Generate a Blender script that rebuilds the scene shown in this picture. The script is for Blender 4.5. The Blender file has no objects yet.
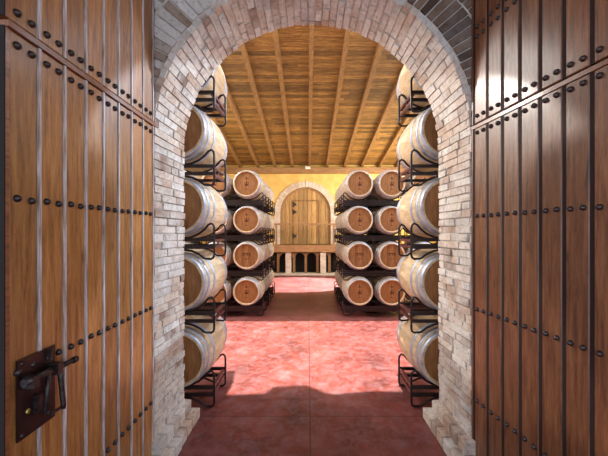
import bpy, bmesh, math, random
from mathutils import Vector, Matrix
R = math.radians
random.seed(7)
sc = bpy.context.scene
C = sc.collection

# ------------------------------------------------------------------ camera, sky, sun, lights, exposure
H = 1.93
F = 315.0
cam = bpy.data.cameras.new('camera'); co = bpy.data.objects.new('camera', cam); C.objects.link(co)
co.location = (0, 0, H); co.rotation_euler = (R(90), 0, 0)
cam.sensor_width = 36; cam.lens = F / 608 * 36
cam.shift_x = -4 / 608; cam.shift_y = 4 / 608
cam.clip_start = .05
sc.camera = co

w = bpy.data.worlds.new('sky'); sc.world = w; w.use_nodes = True
bg = w.node_tree.nodes['Background']
bg.inputs[0].default_value = (.74, .84, 1, 1); bg.inputs[1].default_value = 1.85

sun = bpy.data.lights.new('sun', 'SUN'); so = bpy.data.objects.new('sun', sun); C.objects.link(so)
sun.energy = 15; sun.color = (1, .95, .88); sun.angle = R(.6)
so.rotation_euler = Vector((.02, .03, -1)).to_track_quat('-Z', 'Y').to_euler()

def area(name, loc, target, sx, sy, e, col):
    l = bpy.data.lights.new(name, 'AREA'); l.shape = 'RECTANGLE'; l.size = sx; l.size_y = sy; l.energy = e; l.color = col
    o = bpy.data.objects.new(name, l); C.objects.link(o); o.location = loc
    o.rotation_euler = (Vector(target) - Vector(loc)).to_track_quat('-Z', 'Y').to_euler()
    return o
# unseen warm fill lamps added inside the hall, behind the stacks
area('hall_fill', (-3.9, 10.5, 3.6), (-1.0, 11, 6), 2.5, 6, 170, (1, .89, .68))
area('hall_fill', (3.9, 10.5, 3.6), (1.0, 11, 6), 2.5, 6, 170, (1, .89, .68))
def spot(name, loc, target, e, size, blend, col):
    l = bpy.data.lights.new(name, 'SPOT'); l.energy = e; l.spot_size = R(size); l.spot_blend = blend; l.shadow_soft_size = .05; l.color = col
    o = bpy.data.objects.new(name, l); C.objects.link(o); o.location = loc
    o.rotation_euler = (Vector(target) - Vector(loc)).to_track_quat('-Z', 'Y').to_euler()
spot('window_fill_spot', (4.9, 12.0, 4.9), (0, 11.75, 0), 26000, 28, .25, (.92, .96, 1))  # added spot standing in for side window light; no window built
spot('jamb_fill_spot', (-3.6, 6.4, 5.5), (1.31, 3.0, 2.2), 1150, 19, .12, (1, .96, .9))  # added hidden spot brightening the right jamb
spot('jamb_fill_spot', (3.6, 6.4, 5.5), (-1.24, 3.2, 2.4), 1500, 20, .1, (.68, .82, 1))  # added hidden bluish spot brightening the left jamb
area('upper_fill', (-4.5, 5.7, 5.4), (1.0, 2.9, 2.0), 2.6, 2.2, 480, (1, .97, .93))  # added unseen area fill for the right jamb and barrels
area('upper_fill', (4.5, 5.7, 5.4), (-1.0, 2.9, 2.0), 2.6, 2.2, 420, (.72, .84, 1))  # added unseen bluish area fill for the left jamb and barrels
area('back_wall_fill', (5.0, 12.0, 3.2), (0, 14.5, 2.4), 2.4, 2.4, 520, (1, .93, .8))  # added unseen fill brightening the back wall

vs = sc.view_settings
vs.view_transform = 'Standard'; vs.look = 'None'; vs.gamma = 1; vs.use_curve_mapping = False; vs.exposure = 0.0

# ------------------------------------------------------------------ materials
def srgb(r, g, b):
    f = lambda c: (c / 255 / 12.92) if c / 255 <= .04045 else ((c / 255 + .055) / 1.055) ** 2.4
    return (f(r), f(g), f(b), 1)

class NT:
    def __init__(s, name):
        s.m = bpy.data.materials.new(name); s.m.use_nodes = True
        s.t = s.m.node_tree; s.b = s.t.nodes['Principled BSDF']
    def n(s, kind, **kw):
        x = s.t.nodes.new(kind)
        for k, v in kw.items():
            if k.startswith('i_'):
                key = k[2:]; key = int(key) if key.isdigit() else key
                x.inputs[key].default_value = v
            else: setattr(x, k, v)
        return x
    def l(s, a, b): s.t.links.new(a, b)
    def coords(s, scale=(1, 1, 1), out='Object'):
        tc = s.n('ShaderNodeTexCoord'); mp = s.n('ShaderNodeMapping'); mp.inputs['Scale'].default_value = scale
        s.l(tc.outputs[out], mp.inputs[0]); return mp.outputs[0]
    def noise(s, vec, scale, detail=4, rough=.6, dist=0):
        x = s.n('ShaderNodeTexNoise'); x.inputs['Scale'].default_value = scale; x.inputs['Detail'].default_value = detail
        x.inputs['Roughness'].default_value = rough; x.inputs['Distortion'].default_value = dist
        s.l(vec, x.inputs['Vector']); return x.outputs['Fac']
    def ramp(s, fac, stops):
        x = s.n('ShaderNodeValToRGB'); el = x.color_ramp.elements
        while len(el) < len(stops): el.new(.5)
        for e, (p, c) in zip(el, stops): e.position = p; e.color = c
        s.l(fac, x.inputs[0]); return x.outputs[0]
    def mix(s, fac, a, b, mode='MIX'):
        x = s.n('ShaderNodeMix', data_type='RGBA', blend_type=mode)
        if isinstance(fac, (int, float)): x.inputs[0].default_value = fac
        else: s.l(fac, x.inputs[0])
        for v, i in ((a, 6), (b, 7)):
            if isinstance(v, tuple): x.inputs[i].default_value = v
            else: s.l(v, x.inputs[i])
        return x.outputs[2]
    def attr(s, name):
        return s.n('ShaderNodeAttribute', attribute_name=name).outputs['Fac']
    def math(s, op, a, b=0.0):
        x = s.n('ShaderNodeMath', operation=op)
        for v, i in ((a, 0), (b, 1)):
            if isinstance(v, (int, float)): x.inputs[i].default_value = v
            else: s.l(v, x.inputs[i])
        return x.outputs[0]
    def bump(s, h, strength=.3, dist=.01):
        x = s.n('ShaderNodeBump'); x.inputs['Strength'].default_value = strength; x.inputs['Distance'].default_value = dist
        s.l(h, x.inputs['Height']); s.l(x.outputs[0], s.b.inputs['Normal'])
    def out(s, col=None, rough=None, metal=0, coat=0, spec=None):
        if col is not None:
            if isinstance(col, tuple): s.b.inputs['Base Color'].default_value = col
            else: s.l(col, s.b.inputs['Base Color'])
        if rough is not None:
            if isinstance(rough, (int, float)): s.b.inputs['Roughness'].default_value = rough
            else: s.l(rough, s.b.inputs['Roughness'])
        s.b.inputs['Metallic'].default_value = metal; s.b.inputs['Coat Weight'].default_value = coat
        s.b.inputs['Coat Roughness'].default_value = .24
        if spec is not None: s.b.inputs['Specular IOR Level'].default_value = spec
        return s.m

def wood(name, dark, mid, light, grain=(9, 9, .7), rough=.5, coat=0, tint=True, ts=.45, bump=.15, knots=False):
    t = NT(name)
    v = t.coords(grain)
    n1 = t.noise(v, 4.0, 6, .65, .6)
    n2 = t.noise(v, 26.0, 3, .6, .2)
    f = t.math('ADD', t.math('MULTIPLY', n1, .72), t.math('MULTIPLY', n2, .28))
    c = t.ramp(f, [(.32, dark), (.5, mid), (.68, light)])
    if knots:
        vk = t.coords((5.5, 5.5, 1.7))
        vo = t.n('ShaderNodeTexVoronoi'); vo.inputs['Scale'].default_value = 1.5; t.l(vk, vo.inputs['Vector'])
        kf = t.ramp(vo.outputs['Distance'], [(.03, (1, 1, 1, 1)), (.13, (0, 0, 0, 1))])
        c = t.mix(t.math('MULTIPLY', kf, .75), c, dark)
    if tint:
        a = t.attr('tint')
        g = t.ramp(a, [(0, (1 - ts, 1 - ts, 1 - ts, 1)), (1, (1 + ts * .3, 1 + ts * .3, 1 + ts * .3, 1))])
        c = t.mix(1.0, c, g, 'MULTIPLY')
    t.bump(f, bump, .01)
    return t.out(c, rough, coat=coat)

M = {}
M['leaf_l'] = wood('gate_pine_honey', srgb(96, 56, 24), srgb(166, 110, 56), srgb(200, 144, 82), rough=.38, coat=.25, knots=True, ts=.3)
M['leaf_r'] = wood('gate_pine_red', srgb(66, 36, 22), srgb(126, 78, 48), srgb(158, 108, 72), rough=.42, coat=.35, knots=True, ts=.3)
M['rail'] = wood('gate_rail_wood', srgb(80, 40, 22), srgb(128, 72, 40), srgb(160, 96, 56), rough=.35, coat=.4, tint=False, grain=(.7, 9, 9))
t = NT('sky_lit_strip'); nn = t.noise(t.coords((30, 30, 2)), 3, 4)
M['strip_l'] = t.out(t.ramp(nn, [(.35, srgb(140, 120, 106)), (.62, srgb(208, 198, 198))]), .45)  # pale tone imitates sky light caught in the board joints
t = NT('dark_groove'); M['strip_r'] = t.out(srgb(36, 15, 10), .8)
t = NT('black_iron'); nn = t.noise(t.coords(), 30, 3)
t.bump(nn, .2, .004); M['iron'] = t.out(t.ramp(nn, [(.3, srgb(36, 32, 34)), (.8, srgb(92, 82, 80))]), .36, metal=.7)
t = NT('lock_paint'); nn = t.noise(t.coords(), 14, 3)
M['lockplate'] = t.out(t.ramp(nn, [(.3, srgb(28, 15, 15)), (.8, srgb(54, 28, 26))]), .35, metal=.3)
t = NT('brass'); M['brass'] = t.out(srgb(190, 170, 90), .35, metal=.7)

def brick(name, pal, mort=False, wash=.8):
    t = NT(name)
    v = t.coords()
    n1 = t.noise(v, 26, 6, .75); n2 = t.noise(v, 3.0, 3, .6)
    if mort:
        c = t.ramp(n1, pal)
    else:
        c = t.ramp(t.attr('tint'), pal)
        g = t.ramp(n1, [(.3, (.4, .37, .35, 1)), (.46, (.95, .95, .95, 1)), (.75, (1.2, 1.2, 1.2, 1))])
        wf = t.ramp(n2, [(.38, (0, 0, 0, 1)), (.62, (wash, wash, wash, 1))])
        c = t.mix(wf, c, srgb(222, 216, 208))     # old lime wash
        c = t.mix(1.0, c, g, 'MULTIPLY')
    t.bump(n1, .7, .012)
    return t.out(c, .9)
M['brick'] = brick('old_brick', [(0, srgb(128, 100, 84)), (.12, srgb(172, 146, 126)), (.35, srgb(196, 170, 150)), (.6, srgb(208, 192, 174)), (.8, srgb(186, 180, 172)), (1, srgb(226, 218, 208))])
M['mortar'] = brick('mortar', [(.3, srgb(178, 168, 158)), (.7, srgb(222, 216, 206))], True)
M['voussoir'] = brick('shade_tinted_stone_brick', [(0, srgb(70, 52, 40)), (.3, srgb(110, 84, 66)), (.6, srgb(150, 128, 110)), (.8, srgb(196, 190, 182)), (1, srgb(218, 214, 208))], wash=.12)
M['palestone'] = brick('pale_stone', [(0, srgb(190, 170, 150)), (1, srgb(226, 214, 200))])

t = NT('red_floor'); v = t.coords()
n1 = t.noise(v, 1.6, 8, .68, .4); n2 = t.noise(v, 7.0, 8, .78, .8); n3 = t.noise(v, 60, 2)
c = t.ramp(n1, [(.3, srgb(76, 33, 28)), (.44, srgb(104, 46, 38)), (.56, srgb(122, 60, 52)), (.7, srgb(140, 88, 84))])
wf = t.ramp(n2, [(.44, (0, 0, 0, 1)), (.7, (.5, .5, .5, 1))])
c = t.mix(wf, c, srgb(144, 114, 118))
df = t.ramp(t.noise(v, 2.6, 6, .75, .6), [(.58, (0, 0, 0, 1)), (.72, (.45, .45, .45, 1))])
c = t.mix(df, c, srgb(92, 62, 62))
sp = t.n('ShaderNodeSeparateXYZ'); tc = t.n('ShaderNodeTexCoord'); t.l(tc.outputs['Object'], sp.inputs[0])
jx = t.math('LESS_THAN', t.math('ABSOLUTE', t.math('SUBTRACT', sp.outputs[0], .02)), .006)
jy = t.math('LESS_THAN', t.math('ABSOLUTE', t.math('SUBTRACT', t.math('MODULO', t.math('ADD', sp.outputs[1], 1.3), 3.1), 1.5)), .006)
jj = t.math('MAXIMUM', jx, jy)
c = t.mix(t.math('MULTIPLY', jj, .75), c, srgb(70, 30, 28))
t.bump(n3, .1, .003)
M['floor'] = t.out(c, t.ramp(n2, [(.3, (.32, .32, .32, 1)), (.7, (.55, .55, .55, 1))]))

t = NT('yellow_plaster'); nn = t.noise(t.coords(), 2.2, 5, .6)
t.bump(t.noise(t.coords(), 30, 3), .15, .005)
M['plaster'] = t.out(t.ramp(nn, [(.3, srgb(214, 176, 92)), (.7, srgb(236, 206, 128))]), .85)
M['board'] = wood('roof_boards', srgb(74, 48, 22), srgb(140, 102, 50), srgb(190, 152, 84), grain=(.8, 8, 8), tint=True, ts=.6, rough=.6)
M['rafter'] = wood('rafter_wood', srgb(84, 56, 30), srgb(134, 98, 56), srgb(166, 128, 80), grain=(8, .8, 8), tint=False, rough=.6)
M['beam'] = wood('beam_wood', srgb(106, 74, 46), srgb(152, 114, 74), srgb(184, 148, 104), grain=(.8, 8, 8), tint=False, rough=.6)
M['doorwood'] = wood('old_door_wood', srgb(128, 94, 52), srgb(190, 150, 94), srgb(220, 184, 126), ts=.35, rough=.6)
M['stave'] = wood('oak_staves', srgb(160, 130, 92), srgb(202, 176, 140), srgb(226, 204, 170), grain=(6, .8, 6), ts=.22, rough=.62, bump=.05)
M['head'] = wood('oak_head', srgb(100, 62, 29), srgb(142, 92, 46), srgb(168, 116, 64), grain=(7, 7, .9), ts=.3, rough=.6, bump=.05)
t = NT('galvanised'); nn = t.noise(t.coords(), 12, 4)
M['hoop'] = t.out(t.ramp(nn, [(.3, srgb(158, 166, 184)), (.7, srgb(208, 214, 228))]), .42, metal=.55)
t = NT('rack_steel'); nn = t.noise(t.coords(), 9, 4)
M['rack'] = t.out(t.ramp(nn, [(.35, srgb(26, 18, 20)), (.7, srgb(46, 30, 30))]), .33, metal=.2)
t = NT('rack_tube_oxide'); nn = t.noise(t.coords(), 9, 4)
M['tube'] = t.out(t.ramp(nn, [(.3, srgb(70, 34, 34)), (.7, srgb(112, 62, 58))]), .4)
t = NT('burnt_mark'); M['mark'] = t.out(srgb(74, 36, 16), .8)
t = NT('leaf_edge'); M['edge'] = t.out(srgb(22, 13, 9), .9)
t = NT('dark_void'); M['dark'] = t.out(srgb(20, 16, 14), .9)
t = NT('white_plastic'); M['white'] = t.out(srgb(232, 232, 228), .4)
t = NT('bung'); M['bung'] = t.out(srgb(214, 206, 190), .5)

# ------------------------------------------------------------------ mesh helpers
class MB:
    def __init__(s):
        s.bm = bmesh.new(); s.t = s.bm.faces.layers.float.new('tint')
    def hexa(s, p, tint=.5, mi=0, smooth=False):      # 8 points: bottom ring 0-3, top ring 4-7
        vv = [s.bm.verts.new(q) for q in p]
        for f in ((3, 2, 1, 0), (4, 5, 6, 7), (0, 1, 5, 4), (1, 2, 6, 5), (2, 3, 7, 6), (3, 0, 4, 7)):
            fc = s.bm.faces.new([vv[i] for i in f]); fc[s.t] = tint; fc.material_index = mi
    def box(s, a, b, tint=.5, mi=0):
        (x0, y0, z0), (x1, y1, z1) = a, b
        if x0 > x1: x0, x1 = x1, x0
        if y0 > y1: y0, y1 = y1, y0
        if z0 > z1: z0, z1 = z1, z0
        s.hexa([(x0, y0, z0), (x1, y0, z0), (x1, y1, z0), (x0, y1, z0), (x0, y0, z1), (x1, y0, z1), (x1, y1, z1), (x0, y1, z1)], tint, mi)
    def face(s, pts, tint=.5, mi=0):
        f = s.bm.faces.new([s.bm.verts.new(q) for q in pts]); f[s.t] = tint; f.material_index = mi; return f
    def tube(s, pts, r, seg=8, closed=False, tint=.5):
        pts = [Vector(p) for p in pts]; n = len(pts); rings = []
        up = None
        for i, p in enumerate(pts):
            a = pts[i - 1] if (i > 0 or closed) else p
            b = pts[(i + 1) % n] if (i < n - 1 or closed) else p
            d = (b - a).normalized()
            if up is None:
                up = d.orthogonal().normalized()
            up = (up - d * up.dot(d)).normalized()
            side = d.cross(up)
            rings.append([s.bm.verts.new(p + (up * math.cos(2 * math.pi * k / seg) + side * math.sin(2 * math.pi * k / seg)) * r) for k in range(seg)])
        m = n if closed else n - 1
        for i in range(m):
            A, B = rings[i], rings[(i + 1) % n]
            for k in range(seg):
                f = s.bm.faces.new((A[k], A[(k + 1) % seg], B[(k + 1) % seg], B[k])); f.smooth = True; f[s.t] = tint
        if not closed:
            s.bm.faces.new(rings[0][::-1]); s.bm.faces.new(rings[-1])
    def lathe(s, prof, seg=32, axis='y', tint=None, close=False, smooth=True, c=(0, 0, 0)):   # prof: (along, radius)
        rings = []
        for a, r in prof:
            ring = []
            for k in range(seg):
                an = 2 * math.pi * k / seg; u, v = math.cos(an) * r, math.sin(an) * r
                p = (u, a, v) if axis == 'y' else ((u, v, a) if axis == 'z' else (a, u, v))
                ring.append(s.bm.verts.new((p[0] + c[0], p[1] + c[1], p[2] + c[2])))
            rings.append(ring)
        pairs = list(zip(rings, rings[1:])) + ([(rings[-1], rings[0])] if close else [])
        for A, B in pairs:
            for k in range(seg):
                f = s.bm.faces.new((A[k], A[(k + 1) % seg], B[(k + 1) % seg], B[k])); f.smooth = smooth
                f[s.t] = tint[k] if tint else .5
        return rings
    def build(s, name, mats, parent=None, loc=None):
        bmesh.ops.recalc_face_normals(s.bm, faces=s.bm.faces)
        me = bpy.data.meshes.new(name); s.bm.to_mesh(me); s.bm.free()
        if not isinstance(mats, (list, tuple)): mats = [mats]
        for m in mats: me.materials.append(m)
        o = bpy.data.objects.new(name, me); C.objects.link(o)
        if parent: o.parent = parent
        if loc: o.location = loc
        return o

def tag(o, label=None, cat=None, group=None, kind=None):
    if label: o['label'] = label
    if cat: o['category'] = cat
    if group: o['group'] = group
    if kind: o['kind'] = kind
    return o
def empty(name, loc, rz=0):
    o = bpy.data.objects.new(name, None); C.objects.link(o); o.location = loc; o.rotation_euler = (0, 0, rz)
    o.empty_display_size = .1
    return o
def copy_tree(o, parent=None):
    c = o.copy(); C.objects.link(c); c.parent = parent
    for ch in list(kids[o.name]) if o.name in kids else []: copy_tree(ch, c)
    return c
kids = {}
def index_kids(o):
    kids[o.name] = [x for x in C.objects if x.parent == o]
    for x in kids[o.name]: index_kids(x)

# ------------------------------------------------------------------ structure
CX = .035                      # centre of the gate arch
YN, YF = 2.62, 3.15            # near and far face of the gate wall
RN, RF = 1.31, 1.275
ZS = H + .80                   # springing
HX = 5.2; YB = 15.0
rnd = random.random

m = MB(); m.box((-7, -2, -.2), (7, 16, 0)); tag(m.build('floor', M['floor']), 'red stained concrete floor running from the gate to the back', 'floor', kind='structure')

def rr(y): return RN + (RF - RN) * (y - YN) / (YF - YN)
def path(s, r):                # s: arc length along radius 1.29 path from left floor
    L = math.pi * 1.29
    if s < ZS: return (CX - r, s, (1, 0))
    if s < ZS + L:
        a = math.pi - (s - ZS) / 1.29
        return (CX + r * math.cos(a), ZS + r * math.sin(a), (-math.cos(a), -math.sin(a)))
    return (CX + r, ZS - (s - ZS - L), (-1, 0))
def P(s, r, y):
    x, z, _ = path(s, r); return (x, y, z)
LT = 2 * ZS + math.pi * 1.29

m = MB()
TOPZ = 6.6
ins = .013
N = 40
for yy in (YN, YF):
    r = rr(yy) + ins
    for sg in (-1, 1):
        m.face([(CX + sg * r, yy, 0), (sg * HX, yy, 0), (sg * HX, yy, TOPZ), (CX + sg * r, yy, TOPZ)] if False else
               [(CX + sg * r, yy, 0), (sg * HX, yy, 0), (sg * HX, yy, TOPZ), (CX + sg * r, yy, TOPZ), (CX + sg * r, yy, ZS)], mi=1)
    for k in range(N):
        a0, a1 = math.pi * k / N, math.pi * (k + 1) / N
        p0 = (CX + r * math.cos(a0), ZS + r * math.sin(a0)); p1 = (CX + r * math.cos(a1), ZS + r * math.sin(a1))
        m.face([(p0[0], yy, p0[1]), (p0[0], yy, TOPZ), (p1[0], yy, TOPZ), (p1[0], yy, p1[1])], mi=1)
r0, r1 = rr(YN) + ins, rr(YF) + ins
for k in range(N):
    a0, a1 = math.pi * k / N, math.pi * (k + 1) / N
    q = lambda a, r, y: (CX + r * math.cos(a), y, ZS + r * math.sin(a))
    m.face([q(a0, r0, YN), q(a1, r0, YN), q(a1, r1, YF), q(a0, r1, YF)], mi=1)
for sg in (-1, 1):
    m.face([(CX + sg * r0, YN, 0), (CX + sg * r1, YF, 0), (CX + sg * r1, YF, ZS), (CX + sg * r0, YN, ZS)], mi=1)
m.face([(-HX, YN, TOPZ), (HX, YN, TOPZ), (HX, YF, TOPZ), (-HX, YF, TOPZ)], mi=1)
# bricks of the soffit and jambs
ch = .068
ncs = int(LT / ch); ch = LT / ncs
for i in range(ncs):
    s0, s1 = i * ch + .004 + rnd() * .003, (i + 1) * ch - .004 - rnd() * .003
    y = YN - .006 - (rnd() * .12 if i % 2 else .0)
    first = True
    while y < YF + .004:
        ln = random.choice([.12, .15, .22, .24]) * (.9 + .2 * rnd())
        if first and i % 2: ln = .09
        y0 = max(y, YN - .006 - rnd() * .004); y1 = min(y + ln, YF + .006)
        if YF + .006 - y1 < .05: y1 = YF + .006
        if y1 - y0 > .03:
            j = (rnd() - .5) * .016
            e = [(rnd() - .5) * .006 for _ in range(4)]
            tn = rnd()
            rb = .05
            m.hexa([P(s0, rr(y0) + j + e[0], y0), P(s0, rr(y1) + j + e[1], y1), P(s0, rr(y1) + rb, y1), P(s0, rr(y0) + rb, y0),
                    P(s1, rr(y0) + j + e[2], y0), P(s1, rr(y1) + j + e[3], y1), P(s1, rr(y1) + rb, y1), P(s1, rr(y0) + rb, y0)], tn, 0)
        y = y1 + .010; first = False
# radial voussoirs of the near face and of the far face
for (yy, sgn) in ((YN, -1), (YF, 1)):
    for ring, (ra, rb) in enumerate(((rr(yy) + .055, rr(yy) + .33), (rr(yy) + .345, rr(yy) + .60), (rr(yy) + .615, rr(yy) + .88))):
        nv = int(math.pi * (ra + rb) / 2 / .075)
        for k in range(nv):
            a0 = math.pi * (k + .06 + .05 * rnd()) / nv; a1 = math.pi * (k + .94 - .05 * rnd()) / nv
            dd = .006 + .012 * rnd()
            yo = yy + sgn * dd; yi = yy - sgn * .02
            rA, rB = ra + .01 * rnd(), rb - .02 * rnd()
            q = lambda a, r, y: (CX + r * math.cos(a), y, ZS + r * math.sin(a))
            m.hexa([q(a0, rA, yo), q(a0, rB, yo), q(a0, rB, yi), q(a0, rA, yi), q(a1, rA, yo), q(a1, rB, yo), q(a1, rB, yi), q(a1, rA, yi)], (.0 + .42 * rnd()) if a0 < 1.35 else (.45 + .55 * rnd()), 2)  # lower tint on the right side paints in its shade
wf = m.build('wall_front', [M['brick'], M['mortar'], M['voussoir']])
tag(wf, 'thick old brick wall pierced by the tall round gate arch', 'wall', kind='structure')

# plinth steps at the foot of each jamb
for sg, nm in ((-1, 'left'), (1, 'right')):
    m = MB()
    for (z0, z1, pr) in ((0.0, .11, .135), (.115, .225, .065)):
        for (ya, yb) in [(YN - pr, 2.66), (2.67, 2.80), (2.81, 2.94), (2.95, 3.07), (3.08, YF + pr)]:
            xo = CX + sg * (1.29 - pr); xi = CX + sg * 1.40
            d = [(rnd() - .5) * .012 for _ in range(4)]
            m.box((xo + d[0], ya, z0), (xi, yb, z1 + d[1]), rnd(), 0)
    o = m.build('trim_1' if sg < 0 else 'trim_2', [M['brick']])
    bv = o.modifiers.new('b', 'BEVEL'); bv.width = .012; bv.segments = 2
    tag(o, 'stepped brick plinth at the foot of the %s jamb of the gate' % nm, 'plinth', kind='structure')

# unseen eave added above the gate, its edge cut to shape the floor shadow
m = MB()
prof = [(-HX, 3.45), (-1.0, 3.47), (-.98, 3.53), (-.52, 3.56), (-.42, 3.73), (-.03, 3.77), (.22, 3.58), (.33, 3.55), (.75, 3.62), (HX, 3.46)]
prof = [(x - .14, y) if -HX < x < HX else (x, y) for x, y in prof]
for (xa, ya), (xb, yb) in zip(prof, prof[1:]):
    m.hexa([(xa, YN, TOPZ), (xb, YN, TOPZ), (xb, yb, TOPZ), (xa, ya, TOPZ), (xa, YN, TOPZ + .18), (xb, YN, TOPZ + .18), (xb, yb, TOPZ + .18), (xa, ya, TOPZ + .18)])
tag(m.build('added_shade_eave', M['beam']), 'unseen added eave shaping the floor shadow by the gate wall', 'eave', kind='structure')

# unseen porch roof added to block sun on the outer side of the gate
m = MB(); m.box((-4.5, -2.0, 4.7), (4.5, YN - .03, 4.85))
tag(m.build('added_shade_porch_roof', M['rail']), 'unseen added porch roof shading the outer side of the gate', 'porch roof', kind='structure')

# side walls and back wall
for sg, nm in ((-1, 'left'), (1, 'right')):
    m = MB(); m.box((sg * HX, YN, 0), (sg * (HX + .3), YB + .3, 9.2))
    tag(m.build('wall_' + nm, M['plaster']), 'yellow plastered %s side wall of the cellar hall' % nm, 'wall', kind='structure')
SL = .178; ZC = H + 3.19           # ceiling height at the back wall
def zc(y): return ZC + SL * (YB - y)
DX, DR, DZ = -.12, 1.20, H + .93   # back door: centre, radius, springing height
BZ = 1.33                          # balcony floor height
m = MB()
N = 24
for sg in (-1, 1):
    m.face([(DX + sg * DR, YB, 0), (sg * HX, YB, 0), (sg * HX, YB, ZC + .3), (DX + sg * DR, YB, ZC + .3), (DX + sg * DR, YB, DZ)])
for k in range(N):
    a0, a1 = math.pi * k / N, math.pi * (k + 1) / N
    p0 = (DX + DR * math.cos(a0), DZ + DR * math.sin(a0)); p1 = (DX + DR * math.cos(a1), DZ + DR * math.sin(a1))
    m.face([(p0[0], YB, p0[1]), (p0[0], YB, ZC + .3), (p1[0], YB, ZC + .3), (p1[0], YB, p1[1])])
    m.face([(p0[0], YB, p0[1]), (p1[0], YB, p1[1]), (p1[0], YB + .2, p1[1]), (p0[0], YB + .2, p0[1])])
for sg in (-1, 1):
    m.face([(DX + sg * DR, YB, 0), (DX + sg * DR, YB, DZ), (DX + sg * DR, YB + .2, DZ), (DX + sg * DR, YB + .2, 0)])
m.box((-HX, YB + .2, 0), (HX, YB + .35, ZC + .3))
tag(m.build('wall_back', M['plaster']), 'yellow plastered end wall of the hall with an arched doorway', 'wall', kind='structure')

# pale stone surround of the back door
m = MB()
nb = 26
for k in range(nb):
    a0, a1 = math.pi * (k + .06) / nb, math.pi * (k + .94) / nb
    q = lambda a, r, y: (DX + r * math.cos(a), y, DZ + r * math.sin(a))
    ro = DR + .29 - (.03 if k % 2 else 0)
    m.hexa([q(a0, DR, YB - .05), q(a0, ro, YB - .05), q(a0, ro, YB - .002), q(a0, DR, YB - .002), q(a1, DR, YB - .05), q(a1, ro, YB - .05), q(a1, ro, YB - .002), q(a1, DR, YB - .002)], rnd())
for sg in (-1, 1):
    z = BZ + .01
    while z < DZ - .03:
        z1 = min(z + .17, DZ - .01)
        m.box((DX + sg * DR, YB - .05, z), (DX + sg * (DR + .29), YB - .002, z1), rnd()); z = z1 + .012
tag(m.build('trim_4', M['palestone']), 'pale stone arch surround of the far wooden door', 'arch', kind='structure')

# back door
def arched(m, r, cz, x0, x1, y0, y1, zb, tint, dz=0):
    pts = [(x0, zb), (x1, zb)]
    n = 6
    for k in range(n + 1):
        x = x1 + (x0 - x1) * k / n
        pts.append((x, cz + math.sqrt(max(0, r * r - (x - DX) ** 2)) if abs(x - DX) < r else cz))
    A = [m.bm.verts.new((x, y0, z)) for x, z in pts]; B = [m.bm.verts.new((x, y1, z)) for x, z in pts]
    for f in [m.bm.faces.new(A), m.bm.faces.new(B[::-1])] + [m.bm.faces.new((A[i], B[i], B[(i + 1) % len(A)], A[(i + 1) % len(A)])) for i in range(len(A))]:
        f[m.t] = tint
m = MB(); nb = 11
for k in range(nb):
    x0 = DX - DR + .03 + (2 * DR - .06) * k / nb; x1 = x0 + (2 * DR - .06) / nb - .018
    arched(m, DR - .05, DZ, x0, x1, YB + .08, YB + .14, BZ + .03, rnd())
bd = m.build('door_3', M['doorwood'])
tag(bd, 'old arched plank door beyond the balcony on the far wall', 'door', kind='structure')
m = MB(); a = 28
for k in range(a):
    a0, a1 = math.pi * k / a, math.pi * (k + 1) / a
    q = lambda a, r, y: (DX + r * math.cos(a), y, DZ + r * math.sin(a))
    r_, R_ = DR - .10, DR - .005
    m.hexa([q(a0, r_, YB + .04), q(a0, R_, YB + .04), q(a0, R_, YB + .14), q(a0, r_, YB + .14), q(a1, r_, YB + .04), q(a1, R_, YB + .04), q(a1, R_, YB + .14), q(a1, r_, YB + .14)])
for sg in (-1, 1): m.box((DX + sg * (DR - .10), YB + .04, BZ + .02), (DX + sg * (DR - .005), YB + .14, DZ))
m.build('door_frame', M['beam'], bd)
m = MB()
wx0, wx1, wz = -.70, .49, H + 1.47
m.box((wx0 - .05, YB + .05, BZ + .04), (wx0, YB + .10, wz)); m.box((wx1, YB + .05, BZ + .04), (wx1 + .05, YB + .10, wz)); m.box((wx0 - .05, YB + .05, wz), (wx1 + .05, YB + .10, wz + .06))
m.build('wicket_frame', M['rafter'], bd)
for z in (BZ + .35, H + .9, H + 1.25):
    m = MB(); m.box((wx0 - .02, YB + .035, z), (wx0 + .14, YB + .06, z + .12)); m.tube([(wx0, YB + .04, z - .05), (wx0, YB + .04, z + .17)], .03)
    m.build('hinge', M['iron'], bd)

# ceiling: sloped board deck with rafters and end beam
EY = 6.62
m = MB()
ny = int((YB - EY) / .145)
for k in range(ny):
    y0 = EY + (YB - EY) * k / ny; y1 = EY + (YB - EY) * (k + 1) / ny - .010
    xs = [-HX] + sorted([random.uniform(-4.5, 4.5) for _ in range(3)]) + [HX]
    for xa, xb in zip(xs, xs[1:]):
        m.hexa([(xa, y0, zc(y0)), (xb - .006, y0, zc(y0)), (xb - .006, y1, zc(y1)), (xa, y1, zc(y1)),
                (xa, y0, zc(y0) + .04), (xb - .006, y0, zc(y0) + .04), (xb - .006, y1, zc(y1) + .04), (xa, y1, zc(y1) + .04)], rnd())
m.hexa([(-HX - .3, EY, zc(EY) + .045), (HX + .3, EY, zc(EY) + .045), (HX + .3, YB + .3, zc(YB + .3) + .045), (-HX - .3, YB + .3, zc(YB + .3) + .045),
        (-HX - .3, EY, zc(EY) + .2), (HX + .3, EY, zc(EY) + .2), (HX + .3, YB + .3, zc(YB + .3) + .2), (-HX - .3, YB + .3, zc(YB + .3) + .2)], .3)
ceil = m.build('ceiling', M['board'])
tag(ceil, 'sloping ceiling of honey coloured boards over the hall', 'ceiling', kind='structure')
k = -5
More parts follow.
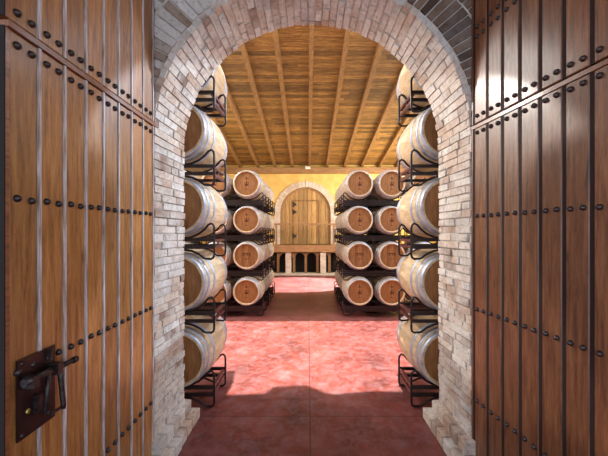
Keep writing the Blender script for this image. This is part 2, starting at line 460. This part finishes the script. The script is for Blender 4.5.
for k in range(-5, 6):
    x = .08 + k * .82
    m = MB(); hw = .055; y0, y1 = EY + .02, YB - .01
    m.hexa([(x - hw, y0, zc(y0) - .17), (x + hw, y0, zc(y0) - .17), (x + hw, y1, zc(y1) - .17), (x - hw, y1, zc(y1) - .17),
            (x - hw, y0, zc(y0) - .002), (x + hw, y0, zc(y0) - .002), (x + hw, y1, zc(y1) - .002), (x - hw, y1, zc(y1) - .002)])
    m.build('rafter', M['rafter'], ceil)
m = MB(); m.box((-HX, YB - .24, ZC - .42), (HX, YB - .005, ZC - .16)); m.build('end_beam', M['beam'], ceil)
m = MB(); m.box((-.13, YB - .30, ZC - .24), (.11, YB - .245, ZC - .13)); m.box((-.10, YB - .315, ZC - .22), (.08, YB - .30, ZC - .16))
tag(m.build('emergency_light', M['white']), 'small white light box on the end beam above the far door', 'light')

# ------------------------------------------------------------------ gate leaves
def gate_leaf(name, loc, rz, s, mats, strip, stripw, rows, label, ledge):
    leaf = empty(name, loc, rz)
    tag(leaf, label, 'door', kind='structure')
    LW, bw, top = 1.275, .1555, 4.35
    yb = -s * .055
    nb = 8
    off = .03
    for (z0, z1, nm) in ((.012, ledge - .03, 'lower_panel'), (ledge + .012, top, 'upper_panel')):
        m = MB()
        for k in range(nb):
            x0 = off + k * bw + stripw / 2; x1 = off + (k + 1) * bw - stripw / 2
            b = .005
            tn = rnd()
            m.box((x0, yb, z0), (x1, -s * b, z1), tn)
            m.hexa([(x0, -s * b, z0), (x1, -s * b, z0), (x1 - b, 0, z0 + b), (x0 + b, 0, z0 + b), (x0, -s * b, z1), (x1, -s * b, z1), (x1 - b, 0, z1 - b), (x0 + b, 0, z1 - b)], tn)
        m.box((0.0, yb, z0), (off - stripw / 2, -s * .001, z1), .4)
        p = m.build(nm, mats, leaf)
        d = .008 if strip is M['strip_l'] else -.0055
        for k in range(nb + 1):
            m = MB(); xc = off + k * bw; ww = stripw / 2 - .0005
            x1 = xc + ww
            if k == nb: x1 = xc + ww
            if k == nb:
                m.box((xc - ww, -s * .054, z0), (xc + .012, s * .003, z1)); m.build('edge_strip', M['rail'], p)
                m = MB(); m.box((xc + .0122, -s * .054, z0), (xc + .018, s * .003, z1)); m.build('leaf_edge', M['edge'], p)
            else:
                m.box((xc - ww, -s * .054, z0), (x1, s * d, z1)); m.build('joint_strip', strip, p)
    m = MB(); m.box((0, yb, ledge - .028), (off + nb * bw + stripw / 2, s * (.014 if s > 0 else .004), ledge - .002)); 
    m.build('top_rail', M['rail'], leaf)
    m = MB(); m.box((0, yb - s * .02, .012), (off + nb * bw + stripw / 2, yb, top)); m.build('backing', M['edge'], leaf)
    stud = None
    for (z, kmax, per) in rows:
        for k in range(kmax):
            for j in range(per):
                x = off + k * bw + bw * ((.27, .73)[j] if per == 2 else .5)
                if stud is None:
                    m = MB(); rr_ = .0168
                    m.lathe([(s * -.002, rr_), (s * .003, rr_), (s * .011, rr_ * .85), (s * .018, rr_ * .45), (s * .020, .001)], 12, 'y')
                    stud = m.build('stud', M['iron'], leaf)
                    c = stud
                else:
                    c = stud.copy(); C.objects.link(c); c.parent = leaf
                c.location = (x, 0, z + (rnd() - .5) * .006)
    return leaf
rowsL = [(H + .955, 8, 2), (H + .812, 8, 2), (H + .145, 8, 2), (H - .61, 8, 2), (H - 1.38, 8, 2)]
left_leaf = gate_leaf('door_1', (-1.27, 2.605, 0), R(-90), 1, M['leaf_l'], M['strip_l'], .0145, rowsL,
          'left gate leaf of honey pine boards with joints coloured as sky-lit and an iron bolt lock', H + .895)
rowsR = [(H + 1.65, 4, 2), (H + 1.57, 4, 2), (H + .935, 8, 2), (H + .80, 8, 2), (H + .13, 8, 2), (H - .62, 8, 2), (H - 1.36, 8, 2)]
right_leaf = gate_leaf('door_2', (1.352, 2.605, 0), R(-82), -1, M['leaf_r'], M['strip_r'], .025, rowsR,
          'right gate leaf of varnished red-brown boards with dark grooves and studs', H + .868)

# lock on the left leaf, local x = 2.605 - Y
L = lambda Y: 2.605 - Y
lock = MB(); lock.box((L(1.567), .003, H - .915), (L(1.365), .012, H - .56))
lk = lock.build('lock_plate', M['lockplate'], left_leaf)
for (yy, zz) in ((1.385, -.58), (1.547, -.58), (1.385, -.895), (1.547, -.895)):
    m = MB(); m.lathe([(.011, .009), (.015, .009), (.018, .003)], 10, 'y', c=(L(yy), 0, H + zz)); m.build('rivet', M['iron'], lk)
m = MB(); zb = H - .665
m.tube([(L(1.355), .045, zb + .012), (L(1.56), .045, zb)], .017, 12)
m.tube([(L(1.55), .045, zb), (L(1.655), .045, zb - .004)], .013, 12)
m.tube([(L(1.64), .045, zb - .004), (L(1.665), .045, zb - .005)], .017, 12)
m.build('bolt', M['iron'], lk)
for yy in (1.40, 1.535):
    m = MB(); m.box((L(yy) - .016, .01, zb - .026), (L(yy) + .016, .066, zb + .028)); m.build('bolt_keeper', M['iron'], lk)
m = MB()
m.tube([(L(1.48), .05, zb), (L(1.47), .055, zb - .08), (L(1.455), .055, zb - .17)], .011, 10)
m.tube([(L(1.545), .05, zb + .01), (L(1.55), .055, zb - .07), (L(1.565), .055, zb - .19), (L(1.56), .055, zb - .21)], .012, 10)
m.tube([(L(1.455), .055, zb - .17), (L(1.50), .055, zb - .195), (L(1.57), .055, zb - .2)], .008, 10)
m.build('hasp_handle', M['iron'], lk)
m = MB(); m.box((L(1.475), .012, H - .83), (L(1.44), .03, H - .75)); m.build('padlock_body', M['iron'], lk)
m = MB(); m.lathe([(.012, .012), (.016, .012), (.017, .004)], 12, 'y', c=(L(1.415), 0, H - .805)); m.build('keyhole_cover', M['brass'], lk)
m = MB(); m.box((L(1.53), .012, H - .62), (L(1.52), .03, H - .57)); m.build('latch_tab', M['iron'], lk)

# ------------------------------------------------------------------ barrels
BR, BE, BLN = .345, .288, .94
def br(y): return BR - (BR - BE) * (abs(y) / (BLN / 2)) ** 1.9
SEG = 56
tints = []
for k in range(SEG // 2):
    v = rnd(); tints += [v, v]
def make_barrel(mark):
    b = empty('wine_barrel', (0, 0, 0))
    c = (0, 0, BR)
    m = MB(); hl = BLN / 2
    prof = [(-hl + .035, BE - .028), (-hl + .002, BE - .024), (-hl, BE - .018), (-hl, BE - .004)]
    n = 14
    for k in range(n + 1):
        y = -hl + .004 + (BLN - .008) * k / n; prof.append((y, br(y)))
    prof += [(hl, BE - .004), (hl, BE - .018), (hl - .002, BE - .024), (hl - .035, BE - .028)]
    m.lathe(prof, SEG, 'y', tints, c=c)
    m.build('staves', M['stave'], b)
    for sg in (-1, 1):
        m = MB(); y = sg * (hl - .036); r = BE - .0275; nbd = 7
        for k in range(nbd):
            x0 = -r + 2 * r * k / nbd + .0008; x1 = -r + 2 * r * (k + 1) / nbd - .0008
            top = []; 
            for j in range(5):
                x = x0 + (x1 - x0) * j / 4; top.append((x, math.sqrt(max(1e-6, r * r - x * x))))
            pts = top + [(x, -z) for x, z in reversed(top)]
            A = [m.bm.verts.new((x, y, z + BR)) for x, z in pts]; B = [m.bm.verts.new((x, y - sg * .012, z + BR)) for x, z in pts]
            tn = rnd()
            for f in [m.bm.faces.new(A), m.bm.faces.new(B)] + [m.bm.faces.new((A[i], B[i], B[(i + 1) % len(A)], A[(i + 1) % len(A)])) for i in range(len(A))]:
                f[m.t] = tn
        h = m.build('head', M['head'], b)
        if sg < 0:
            yy0, yy1 = y - .0025, y - .0002
            def bar(x0, z0, x1, z1): m.box((x0, yy0, BR + z0), (x1, yy1, BR + z1))
            def done():
                m.build('burnt_mark', M['mark'], h); return MB()
            m = MB()
            if mark == 0:      # cup like emblem with a small mark above it
                bar(-.012, -.02, .012, .055); bar(-.045, -.045, .045, -.02); bar(-.028, -.02, .028, .0); bar(-.05, .005, -.034, .03); bar(.034, .005, .05, .03)
                m = done(); bar(-.03, .10, .03, .118); bar(-.01, .118, .01, .15); m = done(); bar(-.03, -.13, .03, -.118)
            else:              # row of blocky strokes
                for i, x in enumerate((-.09, -.065, -.04, .0, .02, .055, .08)):
                    bar(x, .01 - .02 * (i % 2), x + .012, .06)
                bar(-.09, .05, .092, .066); m = done(); bar(-.06, -.07, .06, -.06)
            done().bm.free()
        for (yc, wd) in ((hl - .026, .046), (hl - .105, .042), (hl - .235, .040)):
            m = MB(); y0, y1 = sg * (yc - wd / 2), sg * (yc + wd / 2)
            m.lathe([(y0, br(y0) + .0003), (y0, br(y0) + .0045), (y1, br(y1) + .0045), (y1, br(y1) - .003 if abs(y1) > hl - .004 else br(y1) + .0003)], SEG, 'y', c=c)
            m.build('hoop', M['hoop'], b)
    m = MB(); m.lathe([(BR - .004, .027), (BR + .010, .025), (BR + .012, .02), (BR + .012, .001)], 16, 'z', c=c); m.build('bung', M['bung'], b)
    index_kids(b)
    return b
proto = [make_barrel(0), make_barrel(1)]
used = [False, False]
def put_barrel(x, y, z, label, group, mark=0):
    if not used[mark]: b = proto[mark]; used[mark] = True
    else: b = copy_tree(proto[mark])
    b.location = (x, y, z); b.rotation_euler = (0, random.uniform(-.0, .0), 0)
    tag(b, label, 'barrel', group)
    return b

# ------------------------------------------------------------------ racks
PB = .36; SP = .72; PITCH = .81; ZB = .583
FD = .235
def make_rack(far=False):
    r = empty('barrel_rack', (0, 0, 0))     # local x 0 = aisle edge, +x outward; y 0 = middle
    W = 2 * PB + SP; tr = .0125
    rf = br(FD) + tr + .002
    def up(x0, xs):                          # saddle points following the barrel from below
        cx = x0; return [(cx + dx, ZB - math.sqrt(rf * rf - dx * dx)) for dx in xs]
    top = ZB - math.sqrt(rf * rf - .285 ** 2)
    for sg in (-1, 1):
        y = sg * FD
        e = []
        xs = [-.285, -.24, -.18, -.10, 0, .10, .18, .24]
        # upper saddle line from left loop to right loop
        A = up(PB, xs) + up(PB + SP, [-x for x in reversed(xs)])
        B = [(PB + dx, ZB - PITCH + math.sqrt(rf * rf - dx * dx) ) for dx in xs[:]] + [(PB + SP + dx, ZB - PITCH + math.sqrt(rf * rf - dx * dx)) for dx in [-x for x in reversed(xs)]]
        zt = A[0][1] + .012; zbm = max(tr, B[0][1] - .012)
        loopL_top = [(.012, zt - .05), (.018, zt - .02), (.04, zt + .002)]
        loopL_bot = [(.075, zbm + .004), (.045, zbm), (.02, zbm + .016), (.012, zbm + .045)]
        mir = lambda pts: [(W - a, b) for a, b in reversed(pts)]
        B = [(a, max(b, zbm + .0)) for a, b in B]
        pts = loopL_top + A + mir(loopL_top) + mir(loopL_bot)[0:] + B[::-1] + loopL_bot
        # order: start at left top, across, down right side, back along the bottom
        m = MB(); m.tube([(a, y, b) for a, b in pts], tr, 8, closed=True)
        m.build('end_frame', M['rack'], r)
        for z, hh in (((.224, .018), (.142, .018)) if not far else ((.212, .020), (.17, .019), (.128, .020))):
            m = MB(); m.box((.014, y - .014, z - hh), (W - .014, y + .014, z + hh)); m.build('cross_bar', M['rack'], r)
    for x in (.035, W / 2 - .05, W / 2 + .05, W - .035):
        for z in (.214, .142):
            m = MB(); m.box((x - .018, -FD + .0145, z - .014), (x + .018, FD - .0145, z + .014)); m.build('fork_tube', M['tube'], r)
    for x in (.035, W - .035):
        m = MB(); m.box((x - .006, -.03, .1565), (x + .006, .03, .1995)); m.build('spacer_plate', M['tube'], r)
    index_kids(r)
    return r
rp = [make_rack(), make_rack(True)]; rused = [False, False]
def put_rack(x, y, z, side, label, group):
    v = 1 if 'far' in label else 0
    if not rused[v]: r = rp[v]; rused[v] = True
    else: r = copy_tree(rp[v])
    r.location = (x, y, z); r.rotation_euler = (0, 0, math.pi if side < 0 else 0)
    tag(r, label, 'rack', group)
    return r

lev5 = ['bottom', 'second-lowest', 'middle', 'second-highest', 'top']
lev4 = ['bottom', 'second-lowest', 'second-highest', 'top']
for side, nm in ((-1, 'left'), (1, 'right')):
    ex = -1.02 if side < 0 else 1.125
    for k in range(5):
        jx = (rnd() - .5) * .012
        put_rack(ex, 3.70, k * PITCH, side, 'dark steel rack under the %s barrel of the near %s stack by the brick jamb' % (lev5[k], nm), 'racks of the near %s stack' % nm)
        put_barrel(ex + side * PB + jx * 0, 3.775, ZB - BR + k * PITCH, 'oak barrel with grey hoops, %s in the near %s stack by the brick jamb' % (lev5[k], nm), 'barrels of the near %s stack' % nm, 0)
    ex = -1.02 if side < 0 else .80
    for row in range(3):
        yr = 7.03 + BLN / 2 + row * 1.0
        where = ['front row', 'middle row', 'rearmost row'][row]
        for k in range(4):
            if row == 0:
                put_rack(ex + side * (2 * SP + .02), yr - .02, k * PITCH, side, 'dark steel rack, %s level, outer side of the front row, far %s stack' % (lev4[k], nm), 'racks of the far %s stack' % nm)
            put_rack(ex, yr - .02, k * PITCH, side, 'dark steel rack, %s level, aisle side of the %s, far %s stack' % (lev4[k], where, nm), 'racks of the far %s stack' % nm)
            for col in range(4 if row == 0 else 2):
                mk = 1 if k in (1,) else 0
                cl = ['aisle column', 'second column', 'third column', 'outermost column'][col]
                put_barrel(ex + side * (PB + col * SP + (.02 if col > 1 else 0)), yr, ZB - BR + k * PITCH,
                           'oak barrel, %s, %s of the %s, far %s stack' % (lev4[k], cl, where, nm), 'barrels of the far %s stack' % nm, mk)

# ------------------------------------------------------------------ balcony on the far wall
YA = 14.1
bal = empty('balcony', (0, 0, 0)); tag(bal, 'wooden balcony with plain railing on brick posts below the far arched door', 'balcony')
m = MB(); m.box((-3.6, YA, BZ - .14), (3.6, YB - .06, BZ)); m.build('balcony_floor', M['beam'], bal)
m = MB(); m.box((-3.6, YA - .06, BZ - .30), (3.6, YA, BZ + .02)); m.build('fascia_beam', M['beam'], bal)
m = MB(); m.box((-3.6, YA - .02, H + .31), (3.6, YA + .06, H + .39)); m.build('handrail', M['beam'], bal)
for x in (-3.4, -2.4, -1.42, 1.16, 2.2, 3.4):
    m = MB(); m.box((x - .04, YA + .0, BZ + .02), (x + .04, YA + .07, H + .31)); m.build('railing_post', M['beam'], bal)
for k in range(46):
    x = -3.3 + k * .147
    m = MB(); m.tube([(x, YA + .025, BZ + .02), (x, YA + .025, H + .31)], .004, 5); m.build('railing_rod', M['iron'], bal)
for x in (-2.5, -.88, .68, 2.3):
    m = MB(); z = 0.075
    while z < BZ - .32:
        z1 = min(z + .115, BZ - .305); j = (rnd() - .5) * .01
        m.box((x - .125 + j, YA + .0 + j, z), (x + .125 + j, YA + .24, z1 - .008), rnd()); m.box((x - .11, YA + .015, z1 - .008), (x + .11, YA + .22, z1), .5); z = z1
    m.build('brick_post', M['palestone'], bal)
# small timber arcade below the balcony
m = MB()
for x in (-3.3, -2.9, -2.1, -1.75, -1.35, -.63, -.1, .43, .97, 1.35, 1.9, 2.7, 3.2):
    m.box((x - .055, YA + .12, .075), (x + .055, YA + .2, BZ - .31))
for xa, xb in ((-1.35, -.63), (-.63, -.1), (-.1, .43), (.43, .97)):
    xc = (xa + xb) / 2; r_ = (xb - xa) / 2 - .05; n = 10; zt = BZ - .31; zs = zt - r_ - .03
    for k in range(n):
        a0, a1 = math.pi * k / n, math.pi * (k + 1) / n
        p0 = (xc + r_ * math.cos(a0), zs + r_ * math.sin(a0)); p1 = (xc + r_ * math.cos(a1), zs + r_ * math.sin(a1))
        m.hexa([(p0[0], YA + .12, p0[1]), (p1[0], YA + .12, p1[1]), (p1[0], YA + .2, p1[1]), (p0[0], YA + .2, p0[1]),
                (p0[0], YA + .12, zt), (p1[0], YA + .12, zt), (p1[0], YA + .2, zt), (p0[0], YA + .2, zt)])
m.box((-3.35, YA + .12, BZ - .345), (3.3, YA + .2, BZ - .305))
m.build('timber_arcade', M['rafter'], bal)
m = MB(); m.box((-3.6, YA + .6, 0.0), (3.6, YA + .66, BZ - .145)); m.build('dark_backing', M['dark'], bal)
m = MB(); m.box((-3.6, YA - .1, 0), (3.6, YA + .5, .07)); tag(m.build('trim_5', M['palestone']), 'low pale kerb along the foot of the balcony', 'kerb', kind='structure')
